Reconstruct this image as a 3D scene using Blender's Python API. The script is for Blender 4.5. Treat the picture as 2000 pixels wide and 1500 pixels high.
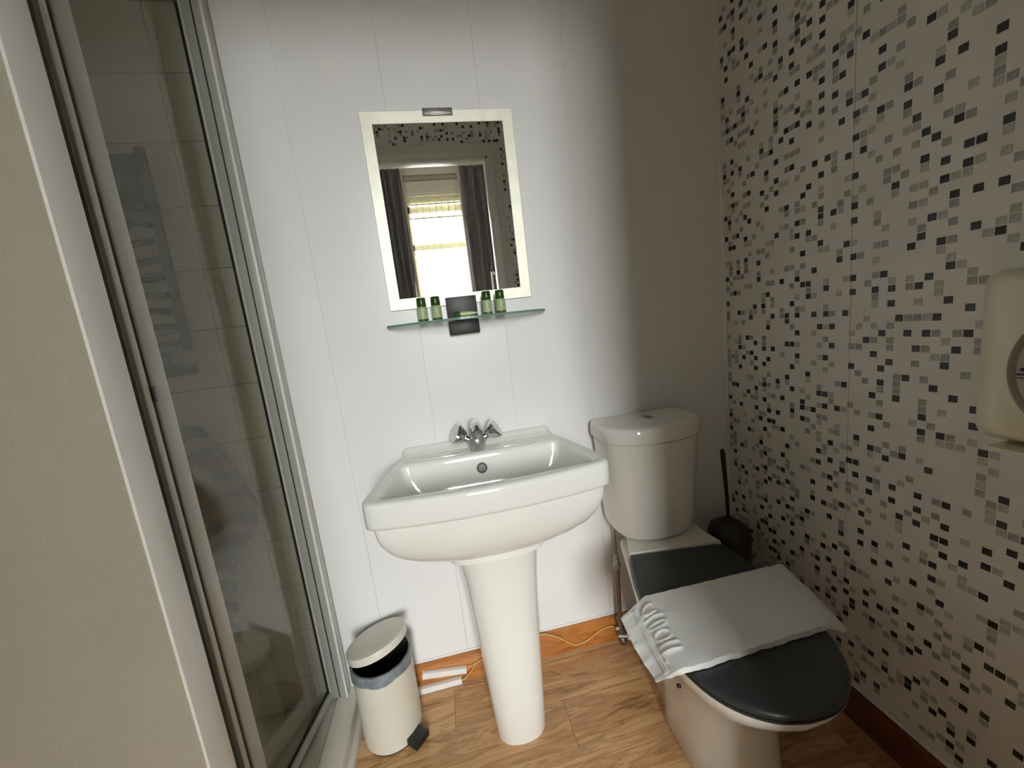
import bpy, bmesh, math, random
from mathutils import Vector, Matrix, Quaternion

# ------------------------------------------------------------------ clear
for o in list(bpy.data.objects):
    bpy.data.objects.remove(o, do_unlink=True)
SC = bpy.context.scene
COL = SC.collection
rnd = random.Random(11)

# ------------------------------------------------------------------ camera
R = ((0.976322, -0.183103, -0.11519), (-0.140702, -0.133042, -0.981072), (0.164312, 0.97405, -0.155655))
CAMH = 1.125
FPX = 751.6
cam = bpy.data.cameras.new('camera')
cam.sensor_fit = 'HORIZONTAL'
cam.sensor_width = 36.0
cam.lens = FPX / 2000.0 * 36.0
cam.clip_start = 0.02
co = bpy.data.objects.new('camera', cam)
COL.objects.link(co)
rx, ry, rz = (Vector(r) for r in R)
m = Matrix((rx, -ry, -rz)).transposed().to_4x4()
m.translation = Vector((0, 0, CAMH))
co.matrix_world = m
SC.camera = co

# ------------------------------------------------------------------ world, light, exposure
w = bpy.data.worlds.new('overcast_sky')
SC.world = w
w.use_nodes = True
bg = w.node_tree.nodes['Background']
bg.inputs[0].default_value = (0.965, 0.985, 1.0, 1)
bg.inputs[1].default_value = 70.0
pl = bpy.data.lights.new('window_daylight', 'AREA')
pl.shape = 'RECTANGLE'
pl.size = 1.0
pl.size_y = 2.1
pl.cycles.is_portal = True
po = bpy.data.objects.new('window_daylight', pl)
COL.objects.link(po)
po.location = (0.16, -2.95, 1.75)
po.rotation_euler = (math.radians(90), 0, 0)      # emits towards +Y
SC.view_settings.view_transform = 'Standard'
SC.view_settings.look = 'None'
SC.view_settings.gamma = 1.0
SC.view_settings.use_curve_mapping = False
SC.view_settings.exposure = -0.12
SC.cycles.max_bounces = 14
SC.cycles.diffuse_bounces = 8
SC.cycles.glossy_bounces = 6
SC.cycles.transparent_max_bounces = 16
SC.cycles.sample_clamp_indirect = 8.0

# ------------------------------------------------------------------ materials
def mat(name, col, rough=0.5, metal=0.0, var=0.0, vscale=20.0, bump=0.0, bscale=200.0, spec=0.5, coat=0.0, stretch=(1, 1, 1), trans=0.0, ior=1.5, alpha=1.0):
    mt = bpy.data.materials.new(name)
    mt.use_nodes = True
    nt = mt.node_tree
    b = nt.nodes['Principled BSDF']
    b.inputs['Base Color'].default_value = (*col, 1)
    b.inputs['Roughness'].default_value = rough
    b.inputs['Metallic'].default_value = metal
    b.inputs['Specular IOR Level'].default_value = spec
    b.inputs['Coat Weight'].default_value = coat
    b.inputs['Coat Roughness'].default_value = 0.06
    b.inputs['Transmission Weight'].default_value = trans
    b.inputs['IOR'].default_value = ior
    b.inputs['Alpha'].default_value = alpha
    if var or bump:
        tc = nt.nodes.new('ShaderNodeTexCoord')
        mp = nt.nodes.new('ShaderNodeMapping')
        mp.inputs['Scale'].default_value = stretch
        nt.links.new(tc.outputs['Object'], mp.inputs['Vector'])
    if var:
        n = nt.nodes.new('ShaderNodeTexNoise')
        n.inputs['Scale'].default_value = vscale
        n.inputs['Detail'].default_value = 5
        nt.links.new(mp.outputs[0], n.inputs['Vector'])
        r = nt.nodes.new('ShaderNodeValToRGB')
        r.color_ramp.elements[0].position = 0.3
        r.color_ramp.elements[1].position = 0.7
        r.color_ramp.elements[0].color = (*[c * (1 - var) for c in col], 1)
        r.color_ramp.elements[1].color = (*[min(1, c * (1 + var)) for c in col], 1)
        nt.links.new(n.outputs['Fac'], r.inputs[0])
        nt.links.new(r.outputs[0], b.inputs['Base Color'])
    if bump:
        n2 = nt.nodes.new('ShaderNodeTexNoise')
        n2.inputs['Scale'].default_value = bscale
        n2.inputs['Detail'].default_value = 4
        nt.links.new(mp.outputs[0], n2.inputs['Vector'])
        bp = nt.nodes.new('ShaderNodeBump')
        bp.inputs['Strength'].default_value = bump
        bp.inputs['Distance'].default_value = 0.002
        nt.links.new(n2.outputs['Fac'], bp.inputs['Height'])
        nt.links.new(bp.outputs[0], b.inputs['Normal'])
    return mt

def glass(name, tint, refl_rough=0.0, ior=1.5, boost=1.0):
    """thin pane: clear transmission tinted a little, mirror reflection by Fresnel"""
    mt = bpy.data.materials.new(name)
    mt.use_nodes = True
    nt = mt.node_tree
    nt.nodes.remove(nt.nodes['Principled BSDF'])
    out = nt.nodes['Material Output']
    tr = nt.nodes.new('ShaderNodeBsdfTransparent')
    tr.inputs[0].default_value = (*tint, 1)
    gl = nt.nodes.new('ShaderNodeBsdfGlossy')
    gl.inputs['Roughness'].default_value = refl_rough
    gl.inputs[0].default_value = (1, 1, 1, 1)
    fr = nt.nodes.new('ShaderNodeFresnel')
    # a thin pane reflects the same from both faces: undo the node's inversion on back faces
    ge = nt.nodes.new('ShaderNodeNewGeometry')
    mr = nt.nodes.new('ShaderNodeMapRange')
    mr.inputs['To Min'].default_value = ior
    mr.inputs['To Max'].default_value = 1.0 / ior
    nt.links.new(ge.outputs['Backfacing'], mr.inputs['Value'])
    nt.links.new(mr.outputs[0], fr.inputs[0])
    mx = nt.nodes.new('ShaderNodeMixShader')
    if boost != 1.0:
        mu = nt.nodes.new('ShaderNodeMath')
        mu.operation = 'MULTIPLY'
        mu.use_clamp = True
        mu.inputs[1].default_value = boost
        nt.links.new(fr.outputs[0], mu.inputs[0])
        nt.links.new(mu.outputs[0], mx.inputs[0])
    else:
        nt.links.new(fr.outputs[0], mx.inputs[0])
    nt.links.new(tr.outputs[0], mx.inputs[1])
    nt.links.new(gl.outputs[0], mx.inputs[2])
    nt.links.new(mx.outputs[0], out.inputs[0])
    return mt

def wood(name, c0, c1, c2, rough, along='X', scale=1.0, coat=0.0, knots=True):
    mt = bpy.data.materials.new(name)
    mt.use_nodes = True
    nt = mt.node_tree
    b = nt.nodes['Principled BSDF']
    b.inputs['Roughness'].default_value = rough
    b.inputs['Coat Weight'].default_value = coat
    b.inputs['Coat Roughness'].default_value = 0.15
    tc = nt.nodes.new('ShaderNodeTexCoord')
    oi = nt.nodes.new('ShaderNodeObjectInfo')
    ad = nt.nodes.new('ShaderNodeVectorMath')
    ad.operation = 'ADD'
    mu = nt.nodes.new('ShaderNodeMath')
    mu.operation = 'MULTIPLY'
    mu.inputs[1].default_value = 37.0
    nt.links.new(oi.outputs['Random'], mu.inputs[0])
    nt.links.new(tc.outputs['Object'], ad.inputs[0])
    nt.links.new(mu.outputs[0], ad.inputs[1])
    mp = nt.nodes.new('ShaderNodeMapping')
    s = {'X': (2.0, 13, 13), 'Y': (13, 2.0, 13)}[along]
    mp.inputs['Scale'].default_value = tuple(v * scale for v in s)
    nt.links.new(ad.outputs[0], mp.inputs['Vector'])
    n1 = nt.nodes.new('ShaderNodeTexNoise')
    n1.inputs['Scale'].default_value = 1.0
    n1.inputs['Detail'].default_value = 6
    n1.inputs['Roughness'].default_value = 0.62
    n1.inputs['Distortion'].default_value = 1.6
    nt.links.new(mp.outputs[0], n1.inputs['Vector'])
    mp2 = nt.nodes.new('ShaderNodeMapping')
    s2 = {'X': (7, 150, 150), 'Y': (150, 7, 150)}[along]
    mp2.inputs['Scale'].default_value = tuple(v * scale for v in s2)
    nt.links.new(ad.outputs[0], mp2.inputs['Vector'])
    n2 = nt.nodes.new('ShaderNodeTexNoise')
    n2.inputs['Scale'].default_value = 1.0
    n2.inputs['Detail'].default_value = 3
    nt.links.new(mp2.outputs[0], n2.inputs['Vector'])
    # ring bands: sine of the big noise
    sm = nt.nodes.new('ShaderNodeMath')
    sm.operation = 'MULTIPLY'
    sm.inputs[1].default_value = 48.0
    nt.links.new(n1.outputs['Fac'], sm.inputs[0])
    sn = nt.nodes.new('ShaderNodeMath')
    sn.operation = 'SINE'
    nt.links.new(sm.outputs[0], sn.inputs[0])
    a1 = nt.nodes.new('ShaderNodeMath')
    a1.operation = 'MULTIPLY_ADD'
    a1.inputs[1].default_value = 0.09
    nt.links.new(sn.outputs[0], a1.inputs[0])
    nt.links.new(n1.outputs['Fac'], a1.inputs[2])
    a2 = nt.nodes.new('ShaderNodeMath')
    a2.operation = 'MULTIPLY_ADD'
    a2.inputs[1].default_value = 0.28
    nt.links.new(n2.outputs['Fac'], a2.inputs[0])
    nt.links.new(a1.outputs[0], a2.inputs[2])
    a3 = nt.nodes.new('ShaderNodeMath')
    a3.operation = 'MULTIPLY_ADD'
    a3.inputs[1].default_value = 0.14
    nt.links.new(oi.outputs['Random'], a3.inputs[0])
    nt.links.new(a2.outputs[0], a3.inputs[2])
    rp = nt.nodes.new('ShaderNodeValToRGB')
    e = rp.color_ramp.elements
    e[0].position = 0.42
    e[0].color = (*c0, 1)
    e[1].position = 1.0
    e[1].color = (*c2, 1)
    k = e.new(0.70)
    k.color = (*c1, 1)
    nt.links.new(a3.outputs[0], rp.inputs[0])
    if knots:
        vo = nt.nodes.new('ShaderNodeTexVoronoi')
        vo.inputs['Scale'].default_value = 5.0
        nt.links.new(ad.outputs[0], vo.inputs['Vector'])
        kr = nt.nodes.new('ShaderNodeValToRGB')
        kr.color_ramp.elements[0].position = 0.012
        kr.color_ramp.elements[0].color = (0.16, 0.12, 0.10, 1)
        kr.color_ramp.elements[1].position = 0.06
        kr.color_ramp.elements[1].color = (1, 1, 1, 1)
        nt.links.new(vo.outputs['Distance'], kr.inputs[0])
        mm = nt.nodes.new('ShaderNodeMix')
        mm.data_type = 'RGBA'
        mm.blend_type = 'MULTIPLY'
        mm.inputs[0].default_value = 1.0
        nt.links.new(rp.outputs[0], mm.inputs[6])
        nt.links.new(kr.outputs[0], mm.inputs[7])
        nt.links.new(mm.outputs[2], b.inputs['Base Color'])
    else:
        nt.links.new(rp.outputs[0], b.inputs['Base Color'])
    return mt

M = {}
M['pvc'] = mat('white_wall_panel', (0.80, 0.79, 0.785), 0.30, var=0.015, vscale=3)
M['mosaic_base'] = mat('mosaic_panel_white', (0.72, 0.69, 0.645), 0.42, var=0.05, vscale=9)
M['tile_black'] = mat('mosaic_black', (0.030, 0.025, 0.024), 0.35, var=0.35, vscale=60)
M['tile_dark'] = mat('mosaic_slate', (0.040, 0.047, 0.047), 0.35, var=0.35, vscale=60)
M['tile_grey'] = mat('mosaic_grey', (0.34, 0.325, 0.29), 0.42, var=0.16, vscale=70)
M['tile_pale'] = mat('mosaic_pale_grey', (0.45, 0.43, 0.39), 0.42, var=0.14, vscale=70)
M['tile_green'] = mat('mosaic_grey_green', (0.34, 0.345, 0.315), 0.4, var=0.16, vscale=70)
M['shower_tile'] = mat('shower_tile_white', (0.80, 0.785, 0.73), 0.16, var=0.04, vscale=5, bump=0.05, bscale=14)
M['grout'] = mat('grout_grey', (0.58, 0.56, 0.50), 0.8, var=0.1)
M['joint'] = mat('pale_joint', (0.55, 0.54, 0.52), 0.7, var=0.05)
M['cream_wall'] = mat('cream_textured_wall', (0.86, 0.815, 0.69), 0.7, var=0.05, vscale=4, bump=0.35, bscale=420)
M['ceiling'] = mat('ceiling_paint', (0.82, 0.79, 0.74), 0.85, var=0.02)
M['upvc'] = mat('white_plastic_trim', (0.82, 0.80, 0.76), 0.32, var=0.02)
M['alu_white'] = mat('white_painted_aluminium', (0.66, 0.66, 0.62), 0.28, var=0.03, vscale=30, stretch=(1, 1, .05))
M['alu_grey'] = mat('grey_green_channel', (0.50, 0.51, 0.47), 0.25, metal=0.25, var=0.04, vscale=60, stretch=(1, 1, .03))
M['seal'] = mat('dark_rubber_seal', (0.03, 0.032, 0.028), 0.45, var=0.3, vscale=40)
M['brush_seal'] = mat('grey_brush_seal', (0.055, 0.06, 0.054), 0.55, var=0.5, vscale=25, stretch=(1, 1, .3))
M['ceramic'] = mat('white_ceramic', (0.80, 0.79, 0.745), 0.07, var=0.008, vscale=4, coat=0.3)
M['ceramic2'] = mat('toilet_ceramic', (0.76, 0.735, 0.68), 0.08, var=0.01, vscale=4, coat=0.3)
M['chrome'] = mat('chrome', (0.62, 0.62, 0.61), 0.06, metal=1.0, var=0.06, vscale=40)
M['chrome_dull'] = mat('limescaled_chrome', (0.50, 0.50, 0.48), 0.30, metal=0.85, var=0.2, vscale=60)
M['pipe'] = mat('tarnished_pipe', (0.26, 0.20, 0.15), 0.38, metal=0.8, var=0.25, vscale=60)
M['mirror'] = mat('mirror_silver', (0.86, 0.88, 0.86), 0.0, metal=1.0)
M['frost'] = mat('frosted_mirror_border', (0.86, 0.85, 0.72), 0.42, metal=0.25, var=0.05, vscale=35)
M['clip_dark'] = mat('dull_grey_grate', (0.17, 0.17, 0.16), 0.55, metal=0.4, var=0.15, vscale=80)
M['clip'] = mat('grey_clip', (0.30, 0.28, 0.28), 0.3, metal=0.6, var=0.05)
M['shelf_glass'] = glass('shelf_glass', (0.80, 0.88, 0.84), ior=1.52)
M['shelf_edge'] = mat('green_glass_edge', (0.16, 0.27, 0.23), 0.12, var=0.1)
M['bracket'] = mat('dark_bracket', (0.026, 0.021, 0.020), 0.45, var=0.3, vscale=30, stretch=(.3, 1, 1))
M['cap_green'] = mat('dark_green_cap', (0.022, 0.075, 0.010), 0.22, var=0.15)
M['bottle_green'] = mat('pale_green_bottle', (0.36, 0.44, 0.22), 0.18, var=0.08, vscale=90)
M['bottle_dark'] = mat('bottle_green_glass', (0.05, 0.10, 0.035), 0.12, var=0.2)
M['label'] = mat('pale_label', (0.38, 0.45, 0.25), 0.4, var=0.18, vscale=160)
M['floor_wood'] = wood('oak_vinyl', (0.25, 0.115, 0.042), (0.51, 0.285, 0.130), (0.70, 0.455, 0.235), 0.36)
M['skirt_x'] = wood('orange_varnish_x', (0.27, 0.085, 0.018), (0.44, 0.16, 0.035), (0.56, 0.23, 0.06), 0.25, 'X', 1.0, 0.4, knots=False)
M['skirt_y'] = wood('orange_varnish_y', (0.060, 0.014, 0.006), (0.11, 0.028, 0.010), (0.16, 0.05, 0.018), 0.28, 'Y', 1.0, 0.4, knots=False)  # same orange varnish, with the right side's shade put into the colour
M['under_floor'] = mat('floor_joint', (0.07, 0.04, 0.022), 0.8, var=0.1)
M['lid'] = mat('charcoal_seat', (0.030, 0.034, 0.035), 0.34, var=0.15, vscale=8)
M['towel'] = mat('white_terry', (0.80, 0.80, 0.785), 0.95, var=0.04, vscale=150, bump=0.9, bscale=900, spec=0.1)
M['black_plastic'] = mat('black_plastic', (0.014, 0.013, 0.013), 0.35, var=0.2)
M['bin_cream'] = mat('cream_enamel', (0.655, 0.625, 0.53), 0.30, var=0.02, vscale=10)
M['bin_inside'] = mat('dark_bucket', (0.02, 0.02, 0.02), 0.5, var=0.2)
M['liner'] = mat('grey_blue_liner', (0.20, 0.225, 0.25), 0.30, var=0.22, vscale=45, bump=0.5, bscale=60)
M['white_pvc'] = mat('white_trunking', (0.82, 0.81, 0.79), 0.3, var=0.015)
M['wire'] = mat('yellow_wire', (0.62, 0.42, 0.13), 0.4, var=0.1, vscale=100)
M['dispenser'] = mat('cream_dispenser', (0.74, 0.695, 0.54), 0.38, var=0.025, vscale=5)
M['smoke_window'] = mat('smoky_window', (0.22, 0.185, 0.125), 0.2, var=0.1)
M['paper'] = mat('grey_paper', (0.42, 0.375, 0.33), 0.8, var=0.12, vscale=40)
M['ink'] = mat('blue_black_ink', (0.02, 0.024, 0.035), 0.5, var=0.1)
M['tray'] = mat('shower_tray_cream', (0.70, 0.66, 0.58), 0.25, var=0.03, vscale=10)
M['tray_in'] = mat('shower_tray_floor', (0.52, 0.47, 0.37), 0.35, var=0.08, vscale=8)
M['silicone'] = mat('silicone_bead', (0.66, 0.63, 0.58), 0.4, var=0.04)
M['shower_glass'] = glass('shower_glass', (0.93, 0.94, 0.91), ior=1.5)
M['rack'] = mat('dim_grey_rack', (0.20, 0.195, 0.165), 0.4, var=0.15, vscale=20)
M['stripe_a'] = mat('striped_cloth_grey', (0.26, 0.25, 0.215), 0.9, var=0.1)
M['stripe_b'] = mat('striped_cloth_rose', (0.36, 0.27, 0.235), 0.9, var=0.1)
M['stripe_c'] = mat('striped_cloth_pale', (0.38, 0.365, 0.32), 0.9, var=0.08)
M['window_glass'] = glass('window_glass', (0.97, 0.98, 0.97))
M['sash'] = mat('cream_gloss_paint', (0.80, 0.76, 0.56), 0.3, var=0.02)
M['architrave'] = mat('white_gloss_door_paint', (0.70, 0.69, 0.63), 0.3, var=0.02)
M['curtain'] = mat('charcoal_curtain', (0.15, 0.14, 0.14), 0.8, var=0.15, vscale=30)
M['lining'] = mat('pale_curtain_lining', (0.55, 0.49, 0.45), 0.85, var=0.06)
M['bedroom'] = mat('bedroom_wall', (0.72, 0.69, 0.64), 0.85, var=0.02)
M['bed_floor'] = mat('bedroom_carpet', (0.20, 0.17, 0.14), 0.95, var=0.2, vscale=80)
M['street'] = mat('street_asphalt', (0.22, 0.22, 0.22), 0.9, var=0.1, vscale=3)
M['facade'] = mat('pale_render', (0.45, 0.43, 0.40), 0.9, var=0.06, vscale=2)
M['blind'] = mat('cream_blind', (0.66, 0.62, 0.54), 0.8, var=0.03)
M['trim_grey'] = mat('grey_blind_trim', (0.24, 0.22, 0.20), 0.8, var=0.1)

# ------------------------------------------------------------------ mesh helpers
def link(name, me, material=None, parent=None, smooth=False, angle=None):
    o = bpy.data.objects.new(name, me)
    COL.objects.link(o)
    if material is not None and not me.materials:
        me.materials.append(material)
    if parent is not None:
        o.parent = parent
    if smooth:
        me.polygons.foreach_set('use_smooth', [True] * len(me.polygons))
        if angle is not None:
            me.set_sharp_from_angle(angle=math.radians(angle))
    return o

def obj(name, bm, material, parent=None, smooth=False, angle=None):
    bmesh.ops.recalc_face_normals(bm, faces=bm.faces)
    me = bpy.data.meshes.new(name)
    bm.to_mesh(me)
    bm.free()
    return link(name, me, material, parent, smooth, angle)

def tag(o, label, cat, group=None):
    o['label'] = label
    o['category'] = cat
    if group:
        o['group'] = group
    return o

def struct(o):
    o['kind'] = 'structure'
    return o

def stuff(o):
    o['kind'] = 'stuff'
    return o

def empty(name, loc=(0, 0, 0), rz=0.0):
    o = bpy.data.objects.new(name, None)
    COL.objects.link(o)
    o.location = loc
    o.rotation_euler = (0, 0, rz)
    o.empty_display_size = 0.05
    return o

def add_box(bm, x0, x1, y0, y1, z0, z1, bev=0.0, seg=2):
    vs = [bm.verts.new((x, y, z)) for x in (x0, x1) for y in (y0, y1) for z in (z0, z1)]
    f = [(0, 1, 3, 2), (4, 6, 7, 5), (0, 4, 5, 1), (2, 3, 7, 6), (0, 2, 6, 4), (1, 5, 7, 3)]
    fs = [bm.faces.new([vs[i] for i in q]) for q in f]
    if bev:
        es = list({e for q in fs for e in q.edges})
        bmesh.ops.bevel(bm, geom=es, offset=bev, segments=seg, affect='EDGES', profile=0.5)

def box(name, x0, x1, y0, y1, z0, z1, material, parent=None, bev=0.0, seg=2):
    bm = bmesh.new()
    add_box(bm, x0, x1, y0, y1, z0, z1, bev, seg)
    return obj(name, bm, material, parent, smooth=bool(bev), angle=40 if bev else None)

def loft(bm, rings, cap0=True, cap1=True, closed=True):
    rows = [[bm.verts.new(p) for p in r] for r in rings]
    n = len(rows[0])
    for a, b in zip(rows, rows[1:]):
        for i in range(n if closed else n - 1):
            j = (i + 1) % n
            bm.faces.new((a[i], a[j], b[j], b[i]))
    if cap0:
        bm.faces.new(rows[0][::-1])
    if cap1:
        bm.faces.new(rows[-1])
    return rows

def tube(bm, pts, r, n=10, caps=True):
    pts = [Vector(p) for p in pts]
    rs = r if isinstance(r, (list, tuple)) else [r] * len(pts)
    rings = []
    up = Vector((0, 0, 1))
    prev = None
    for i, p in enumerate(pts):
        t = (pts[min(i + 1, len(pts) - 1)] - pts[max(i - 1, 0)]).normalized()
        if prev is None:
            a = up if abs(t.z) < 0.9 else Vector((1, 0, 0))
            u = t.cross(a).normalized()
        else:
            u = (prev - t * prev.dot(t)).normalized()
        prev = u
        v = t.cross(u)
        rings.append([p + (u * math.cos(k * 2 * math.pi / n) + v * math.sin(k * 2 * math.pi / n)) * rs[i] for k in range(n)])
    loft(bm, rings, caps, caps)

def lathe(bm, prof, n=40, c=(0, 0, 0), cap0=True, cap1=True):
    rings = [[(c[0] + r * math.cos(k * 2 * math.pi / n), c[1] + r * math.sin(k * 2 * math.pi / n), c[2] + z) for k in range(n)] for r, z in prof]
    loft(bm, rings, cap0, cap1)

def spline(pts, n):
    """catmull-rom through the points"""
    P = [Vector(p) for p in pts]
    out = []
    for i in range(len(P) - 1):
        p0, p1, p2, p3 = P[max(i - 1, 0)], P[i], P[i + 1], P[min(i + 2, len(P) - 1)]
        for k in range(n):
            t = k / n
            out.append(0.5 * ((2 * p1) + (p2 - p0) * t + (2 * p0 - 5 * p1 + 4 * p2 - p3) * t * t + (3 * p1 - p0 - 3 * p2 + p3) * t ** 3))
    out.append(P[-1])
    return out

def half_outline(pts, n):
    """mirror a right-half outline (x>=0, from back centre to front centre) and resample it to 2n points"""
    h = spline([(x, y, 0) for x, y in pts], 12)
    L = [0.0]
    for a, b in zip(h, h[1:]):
        L.append(L[-1] + (b - a).length)
    res = []
    j = 0
    for k in range(n + 1):
        s = L[-1] * k / n
        while j < len(L) - 2 and L[j + 1] < s:
            j += 1
        t = (s - L[j]) / max(1e-9, L[j + 1] - L[j])
        res.append(h[j].lerp(h[j + 1], min(1, max(0, t))))
    right = [(p.x, p.y) for p in res]
    left = [(-x, y) for x, y in right[1:-1]][::-1]
    return right + left

def stretch_ring(out, cx, cy, sx, sy):
    return [(cx + (x - cx) * sx, cy + (y - cy) * sy) for x, y in out]

W = 1.143          # back wall plane (y)
RX = 0.93          # right wall plane (x)
CEIL = 2.40

# ================================================================== ROOM SHELL
# ---- floor of vinyl planks
fl = struct(box('floor', -1.35, RX + 0.05, -0.20, W + 0.05, -0.03, -0.0012, M['under_floor']))
rows_y = [W + 0.02, 1.1075, 0.970, 0.8325, 0.695, 0.5575, 0.42, 0.2825, 0.145, 0.0075, -0.13, -0.2]
joints = [0.5, -0.115, 0.205, 0.56, -0.05, 0.27, 0.6, 0.0, 0.4, 0.1, 0.3]
planks = {}
for i in range(len(rows_y) - 1):
    y1, y0 = rows_y[i], rows_y[i + 1]
    xs = [-0.42] + ([joints[i] - 0.9] if joints[i] - 0.9 > -0.4 else []) + [joints[i]] + ([joints[i] + 0.9] if joints[i] + 0.9 < RX else []) + [RX + 0.02]
    if y0 < 0.50:
        xs[0] = -1.3
    for a, b in zip(xs, xs[1:]):
        bm = bmesh.new()
        hx, hy = (b - a) / 2 - 0.0004, (y1 - y0) / 2 - 0.0004
        add_box(bm, -hx, hx, -hy, hy, -0.004, 0, 0.0006, 1)
        p = obj('plank', bm, M['floor_wood'], fl)
        p.location = ((a + b) / 2, (y0 + y1) / 2, rnd.uniform(-0.0002, 0.0002))

# ---- back wall: backing + pvc panels 250 mm wide with V joints
wb = struct(box('wall_back', -1.3, RX + 0.12, W + 0.004, W + 0.12, -0.03, CEIL + .05, M['joint']))
px = [-0.4285, -0.306, -0.056, 0.194, 0.444, 0.694, RX + 0.0]
for a, b in zip(px, px[1:]):
    box('panel', a + 0.0001, b - 0.0001, W, W + 0.006, 0.0, CEIL, M['pvc'], wb, 0.0005, 1)
# shower tiles 150 mm on the same wall, inside the cubicle
def shower_tiles(parent, along, fixed, lo, hi, face):
    n = 0
    z = 0.744 - 0.1515 * 5
    while z < 2.3:
        a = lo
        while a < hi - 0.01:
            b = min(a + 0.15, hi)
            z0, z1 = max(z, 0.03) + 0.0007, min(z + 0.1515, 2.36) - 0.0007
            if z1 > z0 + 0.01:
                j = rnd.uniform(-0.0002, 0.0002)
                if along == 'x':
                    o = box('tile', a + .0007, b - .0007, fixed - 0.006 + j, fixed + 0.004, z0, z1, M['shower_tile'], parent, 0.0012, 1)
                else:
                    o = box('tile', fixed - 0.004, fixed + 0.006 + j, a + .0012, b - .0012, z0, z1, M['shower_tile'], parent, 0.0012, 1)
            a += 0.15
        z += 0.1515
shower_tiles(wb, 'x', W + 0.004, -1.17, -0.497, -1)
# ---- right wall: white mosaic-print panels with proud mosaic chips
wr = struct(box('wall_right', RX + 0.004, RX + 0.12, -0.20, W + 0.004, -0.03, CEIL + .05, M['grout']))
for a, b in ((W - 0.40, W), (W - 0.80, W - 0.40), (-0.05, W - 0.80)):
    box('panel', RX, RX + 0.008, a + 0.0004, b - 0.0004, 0.0, CEIL, M['mosaic_base'], wr, 0.0008, 1)

PITCH = 0.0155
def mosaic_cells(nu, nv, seed):
    """white grid with scattered black and grey squares; black ones mostly keep apart, grey ones often sit beside a black one"""
    r = random.Random(seed)
    cells = {}
    order = [(u, v) for u in range(nu) for v in range(nv)]
    r.shuffle(order)
    near = ((0, 1), (1, 0), (0, -1), (-1, 0))
    nb = int(nu * nv * 0.105)
    for u, v in order:
        if nb <= 0:
            break
        k = sum((u + a, v + b) in cells for a in (-1, 0, 1) for b in (-1, 0, 1))
        if r.random() < (0.75 if k == 0 else 0.16 if k == 1 else 0.03):
            cells[u, v] = 'tile_black' if r.random() < 0.7 else 'tile_dark'
            nb -= 1
    ng = int(nu * nv * 0.175)
    for u, v in order[::-1]:
        if ng <= 0:
            break
        if (u, v) in cells:
            continue
        k = sum((u + a, v + b) in cells for a, b in near)
        if r.random() < (0.30, 0.42, 0.15, 0.03, 0.0)[k]:
            cells[u, v] = r.choice(('tile_grey', 'tile_grey', 'tile_pale', 'tile_pale', 'tile_pale', 'tile_grey', 'tile_pale', 'tile_green'))
            ng -= 1
    return cells

def project(p):
    d = Vector(p) - Vector((0, 0, CAMH))
    c = Vector((rx.dot(d), ry.dot(d), rz.dot(d)))
    if c.z < 0.02:
        return None
    return (c.x / c.z * FPX + 1000, c.y / c.z * FPX + 750, c.z)

HALF = PITCH * 0.44
TH = 0.0007
cells = mosaic_cells(76, 146, 5)
items = []
for (u, v), mk in cells.items():
    y = W - 0.009 - (u + 0.5) * PITCH
    z = 0.105 + (v + 0.5) * PITCH
    if y < 0.0 or z > CEIL - 0.02 or v < 0 or u < 0:
        continue
    # keep chips off the panel joints' very edge
    q = project((RX, y, z))
    size = 0
    if q and -20 < q[0] < 2020 and -20 < q[1] < 1520:
        size = 1.0 / q[2] ** 2 * (y / math.hypot(y, RX, z - CAMH) + 0.2)
        if 0.25 < y < 0.50 and 0.83 < z < 1.13:
            size = 0                                   # behind the dispenser
    items.append((size, y, z, mk))
items.sort(key=lambda t: -t[0])
def chip_mesh(mk):
    bm = bmesh.new()
    h, g = HALF, HALF - 0.0005
    lo = [bm.verts.new((0, a * h, b * h)) for a, b in ((-1, -1), (1, -1), (1, 1), (-1, 1))]
    hi = [bm.verts.new((-TH, a * g, b * g)) for a, b in ((-1, -1), (1, -1), (1, 1), (-1, 1))]
    bm.faces.new(hi)
    for i in range(4):
        j = (i + 1) % 4
        bm.faces.new((lo[i], lo[j], hi[j], hi[i]))
    bmesh.ops.recalc_face_normals(bm, faces=bm.faces)
    me = bpy.data.meshes.new('tile')
    bm.to_mesh(me)
    bm.free()
    me.materials.append(M[mk])
    return me
chips = {k: chip_mesh(k) for k in ('tile_black', 'tile_dark', 'tile_grey', 'tile_pale', 'tile_green')}
for size, y, z, mk in items[:300]:
    o = bpy.data.objects.new('tile', chips[mk])
    COL.objects.link(o)
    o.parent = wr
    o.location = (RX, y, z)
KEYS = ['tile_black', 'tile_dark', 'tile_grey', 'tile_pale', 'tile_green']
def chip_field(name, lst, parent, frame):
    """many chips joined into one mesh; frame maps (a, b, h) to a point"""
    verts, faces, mi = [], [], []
    for a, b, mk in lst:
        k = len(verts)
        for h, t in ((HALF, 0), (HALF - 0.0005, TH)):
            for p, q in ((-1, -1), (1, -1), (1, 1), (-1, 1)):
                verts.append(frame(a + p * h, b + q * h, t))
        faces.append((k + 4, k + 5, k + 6, k + 7))
        mi.append(KEYS.index(mk))
        for i in range(4):
            j = (i + 1) % 4
            faces.append((k + i, k + j, k + 4 + j, k + 4 + i))
            mi.append(KEYS.index(mk))
    me = bpy.data.meshes.new(name)
    me.from_pydata(verts, [], faces)
    for kk in KEYS:
        me.materials.append(M[kk])
    me.polygons.foreach_set('material_index', mi)
    bm = bmesh.new()
    bm.from_mesh(me)
    bmesh.ops.recalc_face_normals(bm, faces=bm.faces)
    bm.to_mesh(me)
    bm.free()
    return stuff(link(name, me, None, parent))
chip_field('mosaic_tiles', [(y, z, mk) for s, y, z, mk in items[300:]], wr, lambda a, b, t: (RX - t, a, b))

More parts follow.
